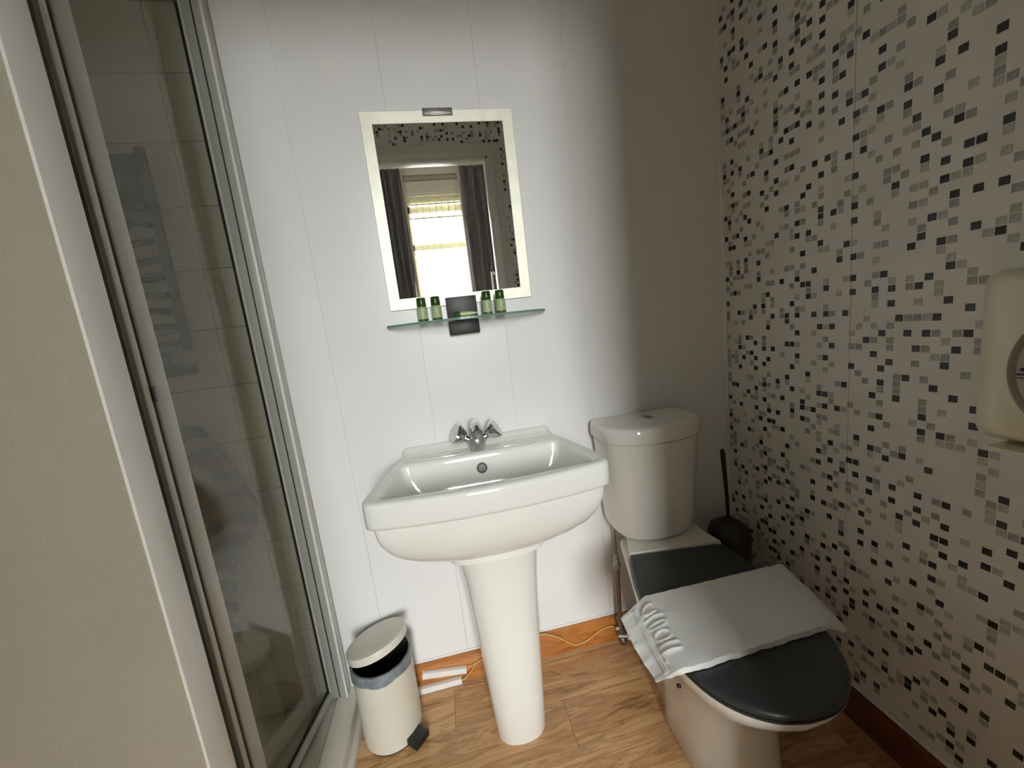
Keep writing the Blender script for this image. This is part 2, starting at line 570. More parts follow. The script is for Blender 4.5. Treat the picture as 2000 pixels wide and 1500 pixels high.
# ---- corner bead between the two walls
tb = bmesh.new()
add_box(tb, RX - 0.006, RX, W - 0.006, W, 0.09, CEIL, 0.002, 2)
struct(obj('trim_1', tb, M['upvc'], None, True, 40))

# ---- door wall behind the camera (seen in the mirror) with doorway
DY0, DY1 = -0.110, -0.05
JL, JR, LINTEL = -0.31, 0.402, 2.072
bm = bmesh.new()
add_box(bm, -1.35, JL, DY0, DY1 - 0.002, -0.03, CEIL + .05)
add_box(bm, JR, RX + 0.12, DY0, DY1 - 0.002, -0.03, CEIL + .05)
add_box(bm, JL, JR, DY0, DY1 - 0.002, LINTEL, CEIL + .05)
wn = struct(obj('wall_near', bm, M['mosaic_base']))
lst = []
for (u, v), mk in mosaic_cells(150, 160, 9).items():
    x, z = -1.35 + (u + .5) * PITCH, 0.02 + (v + .5) * PITCH
    if z > CEIL - 0.02 or x > RX - 0.01 or (JL - .073 < x < JR + .073 and z < LINTEL + .073):
        continue
    lst.append((x, z, mk))
chip_field('mosaic_tiles', lst, wn, lambda a, b, t: (a, DY1 - 0.002 + t, b))
# door lining and architrave, one frame
df = struct(empty('door_1', (0, 0, 0)))
def arch_profile(bm, x0, x1, y0, y1, z0, z1):
    add_box(bm, x0, x1, y0, y1, z0, z1, 0.004, 2)
AW = 0.063
for nm, b in (('architrave', (JR, JR + AW, DY1 - .002, DY1 + .016, 0, LINTEL + AW)), ('architrave', (JL - AW, JL, DY1 - .002, DY1 + .016, 0, LINTEL + AW)),
              ('architrave', (JL, JR, DY1 - .002, DY1 + .016, LINTEL, LINTEL + AW)),
              ('architrave_bead', (JR + .012, JR + .03, DY1 + .014, DY1 + .024, 0, LINTEL + .02)), ('architrave_bead', (JL - .03, JL - .012, DY1 + .014, DY1 + .024, 0, LINTEL + .02)),
              ('architrave_bead', (JL - .012, JR + .012, DY1 + .014, DY1 + .024, LINTEL + .012, LINTEL + .03)),
              ('jamb', (JR - .018, JR + .001, DY0 - .01, DY1 + .004, 0, LINTEL)), ('jamb', (JL - .001, JL + .018, DY0 - .01, DY1 + .004, 0, LINTEL)),
              ('head', (JL, JR, DY0 - .01, DY1 + .004, LINTEL - .018, LINTEL + .001))):
    box(nm, *b, M['architrave'], df, 0.003, 2)
box('strike_plate', JR - .0195, JR - .018, -0.105, -0.070, 1.76, 1.86, M['clip'], df, 0.0004, 1)

# ---- ceiling, left wall
struct(box('ceiling', -1.35, RX + 0.12, -0.20, W + 0.12, CEIL, CEIL + 0.05, M['ceiling']))
wl = struct(box('wall_left', -1.30, -1.176, -0.06, W + .01, -0.03, CEIL + .05, M['cream_wall']))
shower_tiles(wl, 'y', -1.176, 0.66, W - 0.006, 1)
# cream wall on the left, from the door wall up to the shower opening, with a return behind the door leaf
PX = -0.384
bm = bmesh.new()
add_box(bm, PX - 0.10, PX, DY1 - 0.002, 0.548, -0.03, CEIL + .05)
add_box(bm, -1.18, PX - 0.10, 0.448, 0.548, -0.03, CEIL + .05)
wp = struct(obj('wall_partition', bm, M['cream_wall']))
tb = bmesh.new()
add_box(tb, PX - 0.020, PX + 0.0035, 0.506, 0.5505, 0.0, CEIL, 0.002, 2)
struct(obj('trim_2', tb, M['upvc'], None, True, 40))

# ---- skirting
bm = bmesh.new()
prof = [(W, 0.0), (W - 0.018, 0.0), (W - 0.018, 0.072), (W - 0.016, 0.080), (W - 0.010, 0.0855), (W, 0.0855)]
loft(bm, [[(x, y, z) for y, z in prof] for x in (-0.3835, RX)])
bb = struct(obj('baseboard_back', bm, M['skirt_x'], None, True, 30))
box('cover_strip', -0.3835, RX, W - 0.005, W, 0.0855, 0.0925, M['white_pvc'], bb, 0.0015, 2)
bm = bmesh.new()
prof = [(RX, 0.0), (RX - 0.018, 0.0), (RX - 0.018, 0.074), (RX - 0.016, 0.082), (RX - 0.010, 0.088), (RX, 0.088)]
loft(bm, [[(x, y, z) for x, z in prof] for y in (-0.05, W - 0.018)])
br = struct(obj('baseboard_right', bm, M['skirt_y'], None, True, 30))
box('cover_strip', RX - 0.005, RX, -0.05, W - 0.018, 0.088, 0.095, M['upvc'], br, 0.0015, 2)

# ================================================================== BEDROOM BEYOND THE DOOR
BY = -2.75
struct(box('wall_bedroom_left', -2.3, -2.2, BY, DY0, -0.03, 3.2, M['bedroom']))
struct(box('wall_bedroom_right', 2.2, 2.3, BY, DY0, -0.03, 3.2, M['bedroom']))
struct(box('wall_bedroom_near', -2.3, 2.3, DY0 - 0.012, DY0, LINTEL + .05, 3.2, M['bedroom']))
bm = bmesh.new()
add_box(bm, -2.3, JL - 0.0, DY0 - 0.012, DY0, -0.03, LINTEL + .05)
add_box(bm, JR, 2.3, DY0 - 0.012, DY0, -0.03, LINTEL + .05)
struct(obj('wall_bedroom_doorway', bm, M['bedroom']))
WX0, WX1, WZ0, WZ1 = -0.24, 0.58, 0.75, 2.76
bm = bmesh.new()
add_box(bm, -2.3, WX0, BY - .16, BY, -0.03, 3.2)
add_box(bm, WX1, 2.3, BY - .16, BY, -0.03, 3.2)
add_box(bm, WX0, WX1, BY - .16, BY, -0.03, WZ0)
add_box(bm, WX0, WX1, BY - .16, BY, WZ1, 3.2)
struct(obj('wall_bedroom_far', bm, M['bedroom']))
struct(box('floor_bedroom', -2.3, 2.3, BY - .16, DY0 - .012, -0.05, 0.0, M['bed_floor']))
struct(box('ceiling_bedroom', -2.3, 2.3, BY - .16, DY0, 3.2, 3.25, M['ceiling']))
struct(box('ground', -30, 30, -40, BY - .17, -0.35, -0.30, M['street']))
struct(box('wall_across_street', -25, 25, -14.6, -14.2, -0.3, 2.65, M['facade']))  # unseen wall added to cut the low sky, so daylight fades up the walls
# sash window
wi = struct(empty('window_1', (0, 0, 0)))
y0, y1 = BY - .12, BY - .07
box('window_frame', WX0, WX0 + .05, y0, y1 + .02, WZ0, WZ1, M['sash'], wi, .004)
box('window_frame', WX1 - .05, WX1, y0, y1 + .02, WZ0, WZ1, M['sash'], wi, .004)
box('window_frame', WX0, WX1, y0, y1 + .02, WZ1 - .07, WZ1, M['sash'], wi, .004)
box('window_sill', WX0, WX1, y0, BY + .05, WZ0 - .02, WZ0 + .03, M['sash'], wi, .004)
for z0, z1 in ((2.58, 2.66), (2.14, 2.21), (0.78, 0.86)):
    box('sash_rail', WX0 + .05, WX1 - .05, y0 + .005, y1, z0, z1, M['sash'], wi, .004)
for a in (WX0 + .05, WX1 - .09):
    box('sash_stile', a, a + .04, y0 + .005, y1, 0.80, 2.69, M['sash'], wi, .004)
for z0, z1 in ((0.86, 2.14), (2.21, 2.58)):
    box('pane', WX0 + .085, WX1 - .085, y0 + .022, y0 + .026, z0, z1, M['window_glass'], wi)
for k in range(9):
    x = WX0 + .10 + k * (WX1 - WX0 - .2) / 8
    bm = bmesh.new()
    tube(bm, [(x, y1 + .035, WZ0 + .03), (x, y1 + .035, WZ1 - .02)], 0.006, 6)
    obj('window_bar', bm, M['sash'], wi, True, 50)
for z in (2.50, 2.66, 1.2):
    box('window_bar', WX0 + .03, WX1 - .03, y1 + .028, y1 + .034, z, z + .02, M['sash'], wi, .001, 1)
# blind with zig-zag trim
bl = tag(empty('roller_blind', (0.17, BY + .03, 2.78)), 'cream roller blind with grey zigzag trim above the mirrored window', 'blind')
box('blind_cloth', -.42, .42, -.004, .004, -.005, .26, M['blind'], bl, .002)
bm = bmesh.new()
box('trim_band', -.42, .42, .004, .008, .13, .20, M['trim_grey'], bl, .001, 1)
for k in range(28):
    a = -.42 + k * .03
    q = [(a, .135), (a + .015, .175), (a + .03, .135), (a + .03, .15), (a + .015, .19), (a, .15)]
    v = [bm.verts.new((x, .0095, z)) for x, z in q]
    bm.faces.new((v[0], v[1], v[4], v[5]))
    bm.faces.new((v[1], v[2], v[3], v[4]))
ext = bmesh.ops.extrude_face_region(bm, geom=bm.faces[:])
bmesh.ops.translate(bm, verts=[v for v in ext['geom'] if isinstance(v, bmesh.types.BMVert)], vec=(0, -.0015, 0))
obj('zigzag', bm, M['blind'], bl)
# curtains
def curtain(x0, x1, label, inner_right):
    root = tag(empty('curtain', ((x0 + x1) / 2, BY + .10, 0)), label, 'curtain')
    h = (x1 - x0) / 2
    for nm, a, b, mt, ph in (('drape', -h, h, M['curtain'], 0.0),):
        bm = bmesh.new()
        n = 60
        grid = []
        for r in range(14):
            z = 0.02 + r * (3.02 / 13)
            row = []
            for k in range(n + 1):
                t = k / n
                x = a + (b - a) * t
                row.append(bm.verts.new((x + .008 * math.sin(z * 2 + t * 9), .035 * math.sin(t * 2 * math.pi * 3.5 + ph + .3 * math.sin(z)), z)))
            grid.append(row)
        for r in range(13):
            for k in range(n):
                bm.faces.new((grid[r][k], grid[r][k + 1], grid[r + 1][k + 1], grid[r + 1][k]))
        o = obj(nm, bm, mt, root, True)
        sol = o.modifiers.new('thick', 'SOLIDIFY')
        sol.thickness = 0.004
    xa = h - .0 if inner_right else -h - .035
    bm = bmesh.new()
    rings = []
    for r in range(8):
        z = 0.02 + r * 3.0 / 7
        rings.append([(xa + x, y, z) for x, y in ((0, -.01), (.012, .004), (.022, -.006), (.035, .006), (.035, .009), (.022, -.003), (.012, .007), (0, -.007))])
    loft(bm, rings)
    obj('lining', bm, M['lining'], root, True, 50)
    return root
curtain(-0.48, -0.205, 'charcoal curtain at the left of the window seen in the mirror', True)
curtain(0.495, 0.90, 'wider charcoal curtain at the right of the window seen in the mirror', False)

fr_ = tag(empty('white_frame', (0.715, -2.30, 0)), 'narrow white upright frame beside the right curtain, seen in the mirror', 'frame')
for x in (-.028, .024):
    box('post', x - .009, x + .009, -.012, .012, 0.0, 1.70, M['upvc'], fr_, .003)
box('top_bar', -.037, .033, -.012, .012, 1.7005, 1.735, M['upvc'], fr_, .003)
box('foot', -.05, .05, -.15, -.0125, 0.0, .03, M['upvc'], fr_, .004)

# ================================================================== SHOWER
# tray
tr = tag(empty('shower_tray', (-0.78, 0.84, 0)), 'cream shower tray with low step beside the pedal bin', 'shower tray')
ox, oy = tr.location.x, tr.location.y
bm = bmesh.new()
def P(x, z):
    return (x - ox, z)
prof = [P(-0.400, 0.0), P(-0.400, 0.052), P(-0.403, 0.060), P(-0.410, 0.064), P(-0.460, 0.064), P(-0.464, 0.061), P(-0.464, 0.052), P(-0.500, 0.050), P(-0.520, 0.046), P(-0.54, 0.0)]
loft(bm, [[(x, y - oy, z) for x, z in prof] for y in (0.556, W - 0.0005)])
obj('tray_step', bm, M['tray'], tr, True, 35)
bm = bmesh.new()
add_box(bm, -1.168 - ox, -0.5405 - ox, 0.645 - oy, W - .012 - oy, 0.0, 0.045, 0.004, 2)
obj('tray_floor', bm, M['tray_in'], tr, True, 35)
bm = bmesh.new()
prof = [P(-0.386, 0.0), P(-0.386, 0.012), P(-0.390, 0.020), P(-0.3995, 0.026), P(-0.3995, 0.0)]
loft(bm, [[(x, y - oy, z) for x, z in prof] for y in (0.556, W - 0.02)])
obj('floor_bead', bm, M['silicone'], tr, True, 35)
bm = bmesh.new()
lathe(bm, [(0.045, 0), (0.045, .004), (.036, .008), (0.0001, .009)], 32, (-.05, .05, .045))
obj('waste_cover', bm, M['alu_white'], tr, True, 40)

# wall channel of the enclosure on the back wall + head rail end
en = tag(empty('shower_enclosure', (-0.46, W, 0.0645)), 'tall framed glass shower door, folding inwards, left of the washbasin', 'shower door')
ex, ey, ez = en.location
box('wall_channel', -0.4755 - ex, -0.4275 - ex, -0.030, -0.0005, 0.0, 1.915, M['alu_grey'], en, 0.003)
box('channel_lip', -0.4335 - ex, -0.4275 - ex, -0.038, -0.0305, 0.0, 1.915, M['upvc'], en, 0.0015)
box('groove', -0.455 - ex, -0.452 - ex, -0.0315, -0.0295, 0.002, 1.91, M['seal'], en)
box('head_rail', -0.520 - ex, -0.430 - ex, 0.56 - ey, -0.0005, 1.925, 1.97, M['alu_white'], en, 0.004)
box('end_cap', -0.478 - ex, -0.445 - ex, -0.040, -0.0005, 1.89, 1.914, M['seal'], en, 0.003)

# bifold door: leaf one hinged at the back-wall channel and folded slightly in
u1 = Vector((-0.2, -0.98, 0)).normalized()
n1 = Vector((0.98, -0.2, 0)).normalized()
def leaf_box(root, name, t0, t1, h0, h1, z0, z1, mt, bev=0.0):
    """box in leaf coordinates: t along the leaf, h across it"""
    return box(name, t0, t1, h0, h1, z0, z1, mt, root, bev)
def leaf_root(name, base, u, label):
    o = empty(name, (base[0] - ex, base[1] - ey, base[2] - ez))
    o.parent = en
    o['label'] = label
    o.rotation_euler = (0, 0, math.atan2(u.y, u.x))
    return o
# local x = along the leaf (towards camera); local y = left of it = towards +X side
L1 = leaf_root('door_leaf', (-0.487, W - 0.006, 0.0715), u1, 'clear glass shower door leaf hinged at back wall, folded slightly inwards')
leaf_box(L1, 'hinge_stile', -0.004, 0.014, 0.004, 0.018, 0.0, 1.905, M['alu_white'], 0.003)
leaf_box(L1, 'gasket', 0.002, 0.0075, -0.006, 0.0035, 0.004, 1.895, M['seal'])
leaf_box(L1, 'gasket', 0.008, 0.284, -0.006, 0.004, 0.002, 0.009, M['seal'])
leaf_box(L1, 'bottom_rail', 0.0145, 0.284, 0.004, 0.016, -0.006, 0.010, M['alu_white'], 0.002)
leaf_box(L1, 'top_rail', 0.0, 0.31, -0.008, 0.012, 1.875, 1.905, M['alu_white'], 0.002)
leaf_box(L1, 'glass_pane', 0.006, 0.288, -0.003, 0.001, 0.006, 1.88, M['shower_glass'])
leaf_box(L1, 'closing_stile', 0.284, 0.316, -0.010, 0.012, -0.006, 1.905, M['alu_white'], 0.003)
leaf_box(L1, 'stile_groove', 0.3165, 0.324, -0.008, 0.008, -0.004, 1.895, M['brush_seal'])
leaf_box(L1, 'cover_strip', 0.3245, 0.337, -0.010, 0.012, -0.006, 1.905, M['alu_white'], 0.002)
leaf_box(L1, 'catch', 0.312, 0.322, 0.0125, 0.017, 0.985, 1.015, M['clip'], 0.001)
# leaf two, seen almost edge on
e2 = Vector((-0.487, W - 0.006, 0)) + u1 * 0.345
s2 = Vector((-0.3925, 0.560, 0))
u2 = (s2 - e2).normalized()
Lg2 = (s2 - e2).length
L2 = leaf_root('door_leaf', (e2.x, e2.y, 0.072), u2, 'second shower door leaf with dark seals, seen edge-on beside cream partition')
leaf_box(L2, 'hinge_stile', 0.0, 0.020, -0.010, 0.008, -0.004, 1.905, M['seal'], 0.002)
leaf_box(L2, 'glass_pane', 0.020, Lg2 - 0.02, -0.003, 0.001, 0.004, 1.885, M['shower_glass'])
leaf_box(L2, 'brush_strip', Lg2 - 0.028, Lg2 - 0.002, -0.010, 0.008, -0.004, 1.905, M['brush_seal'], 0.002)
leaf_box(L2, 'bottom_rail', 0.021, Lg2 - 0.029, -0.008, 0.006, -0.004, 0.004, M['alu_white'], 0.001)
leaf_box(L2, 'top_rail', 0.021, Lg2 - 0.029, -0.008, 0.006, 1.885, 1.905, M['alu_white'], 0.001)

# dim rack behind the glass, added to imitate a ladder-like reflection
rk = tag(empty('shower_rack', (-0.690, W - 0.055, 1.12)), 'dim grey ladder-like rack with wavy rungs behind the shower glass', 'rack')
for x in (-0.085, 0.076):
    box('upright', x - .010, x + .010, -.006, .006, 0.03, .50, M['rack'], rk, .003)
box('back_panel', -.080, .060, .008, .012, .375, .49, M['rack'], rk, .001, 1)
for k in range(9):
    z = .05 + k * .040
    bm = bmesh.new()
    tube(bm, spline([(-.10 + i * .032, 0.002 * (i % 2), z + .004 * math.sin(i * 1.7 + k)) for i in range(6)], 5), .0075, 8)
    obj('rung', bm, M['rack'], rk, True, 60)
for k in range(3):
    box('hook', -.040 + k * .028, -.028 + k * .028, -.004, .008, .005, .030, M['rack'], rk, .002)
box('tray_bar', -.085, .078, -.012, .018, -.030, .0, M['rack'], rk, .004)
for z in (.30, .05):
    box('wall_mount', -.09, -.07, .0065, .0485, z, z + .02, M['rack'], rk, .002)
# dim stripes added to imitate a reflection, wide above, narrow tail below
cl = tag(empty('striped_cloth', (-0.66, W - 0.045, 0.30)), 'dim striped grey and rose cloth hanging low behind the shower glass', 'cloth')
EDGE = [(.66, -.63), (.58, -.60), (.50, -.565), (.44, -.545), (.36, -.555), (.30, -.61), (.26, -.635), (.18, -.648), (.04, -.66), (0, -.665)]
def edge_at(z):
    for (za, xa), (zb, xb) in zip(EDGE, EDGE[1:]):
        if z >= zb:
            return xb + (xa - xb) * (z - zb) / (za - zb)
    return EDGE[-1][1]
for k in range(20):
    z0 = .61 - k * .031
    rings = []
    for i in range(25):
        t = i / 24
        slope = .055 * (t - .6) + .010 * math.sin(t * 10 + .4)
        zz = (z0 + slope, z0 + slope + .0312)
        xx = [-.15 + (edge_at(min(.66, max(0, q))) + .66 + .15) * t for q in zz]
        y = .006 * math.sin(t * 11)
        rings.append([(xx[0], y - .002, zz[0]), (xx[1], y - .002, zz[1]), (xx[1], y + .002, zz[1]), (xx[0], y + .002, zz[0])])
    bm = bmesh.new()
    loft(bm, rings)
    obj('stripe', bm, M['stripe_b'] if k in (3, 5, 7) else (M['stripe_a'] if k % 2 == 0 else M['stripe_c']), cl, True, 50)
box('hanging_tab', -.060, -.045, .003, .038, .60, .66, M['stripe_a'], cl, .002)

# ================================================================== WASH BASIN
SX = 0.067
sink = tag(empty('washbasin', (SX, W, 0)), 'white ceramic pedestal washbasin below the framed mirror', 'washbasin')
N = 60
RIM = [(0, 0.002), (0.12, 0.002), (0.212, 0.002), (0.222, 0.006), (0.227, 0.030), (0.240, 0.075), (0.258, 0.140), (0.276, 0.215), (0.286, 0.275), (0.286, 0.306), (0.272, 0.323), (0.230, 0.333), (0.16, 0.343), (0.08, 0.350), (0, 0.352)]
INN = [(0, 0.100), (0.12, 0.100), (0.205, 0.099), (0.224, 0.106), (0.232, 0.135), (0.240, 0.190), (0.248, 0.245), (0.252, 0.283), (0.243, 0.300), (0.205, 0.304), (0.13, 0.309), (0.06, 0.313), (0, 0.314)]
BOT = [(0, 0.170), (0.07, 0.172), (0.12, 0.180), (0.15, 0.200), (0.155, 0.225), (0.14, 0.248), (0.10, 0.258), (0.05, 0.262), (0, 0.263)]
UND = [(0, 0.060), (0.06, 0.060), (0.105, 0.066), (0.126, 0.090), (0.131, 0.150), (0.129, 0.210), (0.112, 0.250), (0.07, 0.268), (0, 0.274)]
rim, inn, bot, und = (half_outline(q, N) for q in (RIM, INN, BOT, UND))
def mixr(a, b, t):
    return [(p[0] * (1 - t) + q[0] * t, p[1] * (1 - t) + q[1] * t) for p, q in zip(a, b)]
def inset(o, d):
    res = []
    n = len(o)
    for i in range(n):
        a, b, c = Vector(o[i - 1]), Vector(o[i]), Vector(o[(i + 1) % n])
        t = (c - a).normalized()
        nn = Vector((-t.y, t.x))
        res.append((b.x + nn.x * d, b.y + nn.y * d))
    return res
# orient: make positive d go inwards
_test = inset(rim, 0.01)
SGN = 1 if abs(_test[N][1]) < abs(rim[N][1]) else -1
def ins(o, d):
    q = inset(o, d * SGN)
    return [(x, max(y, 0.001)) for x, y in q]
def ring(o, z, zf=None):
    return [(x, -d, z if zf is None else zf(x, d)) for x, d in o]
sub = ins(rim, 0.016)
rings = [ring(und, 0.556), ring(und, 0.572)]
for t in (0.10, 0.22, 0.36, 0.5, 0.64, 0.78, 0.9, 1.0):
    s = math.sin(t * math.pi / 2)
    c = 1 - math.cos(t * math.pi / 2)
    rings.append(ring(mixr(ins(und, 0.002), sub, s), 0.572 + (0.706 - 0.572) * (0.25 * t + 0.75 * c)))
rings += [ring(sub, 0.714), ring(ins(rim, 0.006), 0.7165), ring(ins(rim, 0.0015), 0.720), ring(rim, 0.727)]
rings += [ring(rim, 0.768), ring(ins(rim, 0.0015), 0.7755), ring(ins(rim, 0.006), 0.7795), ring(ins(rim, 0.011), 0.7805)]
rings += [ring(mixr(ins(rim, 0.011), inn, 0.5), 0.7795), ring(ins(inn, -0.007), 0.7785), ring(ins(inn, -0.002), 0.777), ring(ins(inn, 0.002), 0.772), ring(ins(inn, 0.004), 0.764)]
for t in (0.12, 0.25, 0.4, 0.55, 0.7, 0.82, 0.92, 1.0):
    s = 1 - math.cos(t * math.pi / 2)
    rings.append(ring(mixr(ins(inn, 0.004), bot, 0.30 * t + 0.70 * s), 0.764 - (0.764 - 0.635) * (0.35 * t + 0.65 * math.sin(t * math.pi / 2))))
bm = bmesh.new()
loft(bm, rings)
basin = obj('bowl', bm, M['ceramic'], sink, True, 60)
# raised ledge along the wall
bm = bmesh.new()
prof = [(0.0006, 0.770), (0.0006, 0.796), (0.004, 0.7985), (0.010, 0.7985), (0.014, 0.796), (0.018, 0.789), (0.026, 0.784), (0.040, 0.7808), (0.046, 0.776)]
def led(x, k):
    e = max(0, abs(x) - 0.212) / 0.014
    return [(x, -d * (1 - 0.25 * e), z - (0.012 * e * e if z > 0.783 else 0)) for d, z in prof]
loft(bm, [led(-0.226 + 0.452 * i / 40, i) for i in range(41)])
obj('ledge', bm, M['ceramic'], sink, True, 50)
# soap recess rims left and right of the tap
for sx in (-1, 1):
    bm = bmesh.new()
    rings = []
    for sc, z in ((1.0, 0.7795), (0.97, 0.7812), (0.90, 0.7812), (0.82, 0.7792)):
        rings.append([(sx * 0.108 + 0.062 * sc * math.copysign(abs(math.cos(a)) ** 0.45, math.cos(a)), -0.073 + 0.017 * sc * math.copysign(abs(math.sin(a)) ** 0.6, math.sin(a)), z) for a in [i * 2 * math.pi / 40 for i in range(40)]])
    loft(bm, rings, True, True)
    obj('soap_dish', bm, M['ceramic'], sink, True, 60)
# pedestal
bm = bmesh.new()
rings = []
for z, hw, d0, d1 in ((0.0, 0.069, 0.10, 0.262), (0.006, 0.0705, 0.10, 0.264), (0.12, 0.076, 0.095, 0.262), (0.25, 0.083, 0.09, 0.259), (0.38, 0.091, 0.085, 0.258), (0.48, 0.098, 0.08, 0.260), (0.535, 0.104, 0.075, 0.264), (0.558, 0.108, 0.07, 0.267)):
    o = half_outline([(0, d0), (hw * .6, d0), (hw * .96, d0 + .006), (hw, d0 + .03), (hw, d1 - .075), (hw * .99, d1 - .052), (hw * .90, d1 - .028), (hw * .62, d1 - .009), (hw * .3, d1 - .002), (0, d1)], 30)
    rings.append([(x + 0.003, -d, z) for x, d in o])
loft(bm, rings)
obj('pedestal', bm, M['ceramic'], sink, True, 60)
# overflow
def disc_y(bm, c, r, depth, n=28):
    rings = []
    for rr, dd in ((r, 0.004), (r, -depth), (r * .86, -depth - .0015), (r * .74, -depth + .0005), (r * .3, -depth), (0.0005, -depth)):
        rings.append([(c[0] + rr * math.cos(k * 2 * math.pi / n), c[1] + dd, c[2] + rr * math.sin(k * 2 * math.pi / n)) for k in range(n)])
    loft(bm, rings)
bm = bmesh.new()
disc_y(bm, (0, 0, 0), 0.0145, 0.002)
ov = obj('overflow', bm, M['clip_dark'], sink, True, 40)
ov.location = (-0.005, -0.113, 0.738)
ov.rotation_euler = (math.radians(-12), 0, 0)
# waste in the bowl
bm = bmesh.new()
lathe(bm, [(0.02, 0.0), (0.021, .002), (.012, .003), (0.0005, .003)], 24, (0, -0.215, 0.635))
obj('waste', bm, M['chrome_dull'], sink, True, 40)

# tap: its own thing on the deck
tap = tag(empty('mixer_tap', (0.060, W - 0.068, 0.7802)), 'chrome twin-handle mixer tap on the basin deck', 'tap')
bm = bmesh.new()
lathe(bm, [(0.0225, 0), (0.0225, .004), (.0235, .006), (.025, .020), (.026, .030), (.022, .040), (.017, .048), (.0155, .058), (.0155, .066)], 28)
obj('body', bm, M['chrome_dull'], tap, True, 50)
bm = bmesh.new()
pts = spline([(0, .004, .050), (0, -.006, .066), (0, -.030, .077), (0, -.062, .076), (0, -.078, .068)], 5)
tube(bm, pts, [.0175 - .003 * i / (len(pts) - 1) for i in range(len(pts))], 14)
sp = obj('spout', bm, M['chrome'], tap, True, 50)
bm = bmesh.new()
lathe(bm, [(.0095, 0), (.0095, -.012), (.007, -.0125)], 16, (0, -.076, .064))
obj('aerator', bm, M['chrome_dull'], sp, True, 50)
for s in (-1, 1):
    bm = bmesh.new()
    tube(bm, [(s * .012, 0, .026), (s * .030, 0, .036), (s * .036, 0, .040)], [.012, .0105, .009], 12)
    arm = obj('valve_arm', bm, M['chrome'], tap, True, 50)
    bm = bmesh.new()
    prof = [(.010, -.002), (.0155, .002), (.0250, .019), (.0275, .028), (.0250, .034), (.0005, .0355)]
    rings = []
    for r_, h in prof:
        rings.append([(r_ * (1 + .10 * math.cos(3 * a)) * math.cos(a), r_ * (1 + .10 * math.cos(3 * a)) * math.sin(a), h) for a in [k * 2 * math.pi / 24 for k in range(24)]])
    loft(bm, rings)
    kn = obj('knob', bm, M['chrome'], tap, True, 22)
    kn.location = (s * .033, -.003, .040)
    kn.rotation_euler = (math.radians(14), s * math.radians(56), 0)

# ================================================================== MIRROR, SHELF AND BOTTLES
mir = tag(empty('wall_mirror', (0.077, W, 1.195)), 'rectangular mirror with pale frosted border above the glass shelf', 'mirror')
MX0, MX1, MH = -0.204, 0.204, 0.513
IX0, IX1, IZ0, IZ1 = -0.174, 0.174, 0.031, 0.482
bm = bmesh.new()
add_box(bm, IX0 - .001, IX1 + .001, -0.0048, -0.0006, IZ0 - .001, IZ1 + .001)
obj('mirror_glass', bm, M['mirror'], mir)
bm = bmesh.new()
o4 = [(MX0, 0), (MX1, 0), (MX1, MH), (MX0, MH)]
i4 = [(IX0, IZ0), (IX1, IZ0), (IX1, IZ1), (IX0, IZ1)]
def r4(o, y):
    return [(x, y, z) for x, z in o]
o4b = [(x * .992, MH / 2 + (z - MH / 2) * .994) for x, z in o4]
loft(bm, [r4(i4, -.0010), r4(o4, -.0006), r4(o4, -.0045), r4(o4b, -.0062), r4(i4, -.0056), r4(i4, -.0010)], False, False)
obj('border', bm, M['frost'], mir)
bm = bmesh.new()
add_box(bm, -.0405, .0395, -.011, -.0064, MH - .015, MH + .003, .002, 2)
obj('top_clip', bm, M['clip'], mir, True, 40)
bm = bmesh.new()
add_box(bm, -.035, .034, -.0122, -.0112, MH - .013, MH - .0105, .0004, 1)
obj('clip_edge', bm, M['alu_white'], mir, True, 40)

sh = tag(empty('glass_shelf', (0.087, W, 1.150)), 'thin green-edged glass shelf under the mirror, holding bottles', 'shelf')
outl = [(-.227, .004), (-.229, .012), (-.222, .028), (-.19, .055), (-.13, .082), (-.06, .098), (0, .102), (.06, .098), (.13, .082), (.19, .055), (.222, .028), (.229, .012), (.227, .004)]
s2 = [(p.x, p.y) for p in spline([(x, y, 0) for x, y in outl], 4)]
bm = bmesh.new()
loft(bm, [[(x * .998, -y * .997, z) for x, y in s2] for z in (0.0002, .0058)])
obj('glass_plate', bm, M['shelf_glass'], sh)
bm = bmesh.new()
n = len(s2)
ra = [[bm.verts.new((x * k, -y * k, z)) for x, y in s2] for k, z in ((.997, 0), (1, 0), (1, .006), (.997, .006))]
for q in range(4):
    a, b = ra[q], ra[(q + 1) % 4]
    for i in range(n - 1):
        bm.faces.new((a[i], a[i + 1], b[i + 1], b[i]))
obj('polished_edge', bm, M['shelf_edge'], sh)
for nm, z0, z1, d in (('clamp_top', .0065, .066, .020), ('clamp_bottom', -.040, -.0005, .024)):
    bm = bmesh.new()
    add_box(bm, -.0435 - .0155, .0435 - .0155, -d, -.0005, z0, z1, .002, 2)
    obj(nm, bm, M['bracket'], sh, True, 40)

def bottle_parts(root, pale, low):
    bm = bmesh.new()
    lathe(bm, [(.0118, 0), (.0134, .002), (.0138, .004), (.0138, .035), (.0130, .0385), (.0105, .0405)], 24)
    obj('body', bm, M['bottle_green'] if pale else M['bottle_dark'], root, True, 50)
    bm = bmesh.new()
    lathe(bm, [(.0122, .0400), (.0127, .041), (.0121, .0622), (.0110, .0637)], 24)
    obj('cap', bm, M['cap_green'], root, True, 50)
    bm = bmesh.new()
    rings = []
    for z in (.008, .034):
        rings.append([(.01395 * math.cos(a), .01395 * math.sin(a), z) for a in [math.radians(-165 + k * 150 / 12) for k in range(13)]])
    rows = loft(bm, rings, False, False, closed=False)
    obj('label', bm, M['label'], root, True)
    bm = bmesh.new()
    lathe(bm, [(.0125, .0005), (.01385, .0025), (.0139, .0065), (.0136, .0068)], 24)
    obj('foot', bm, M['bottle_dark'], root, True, 50)
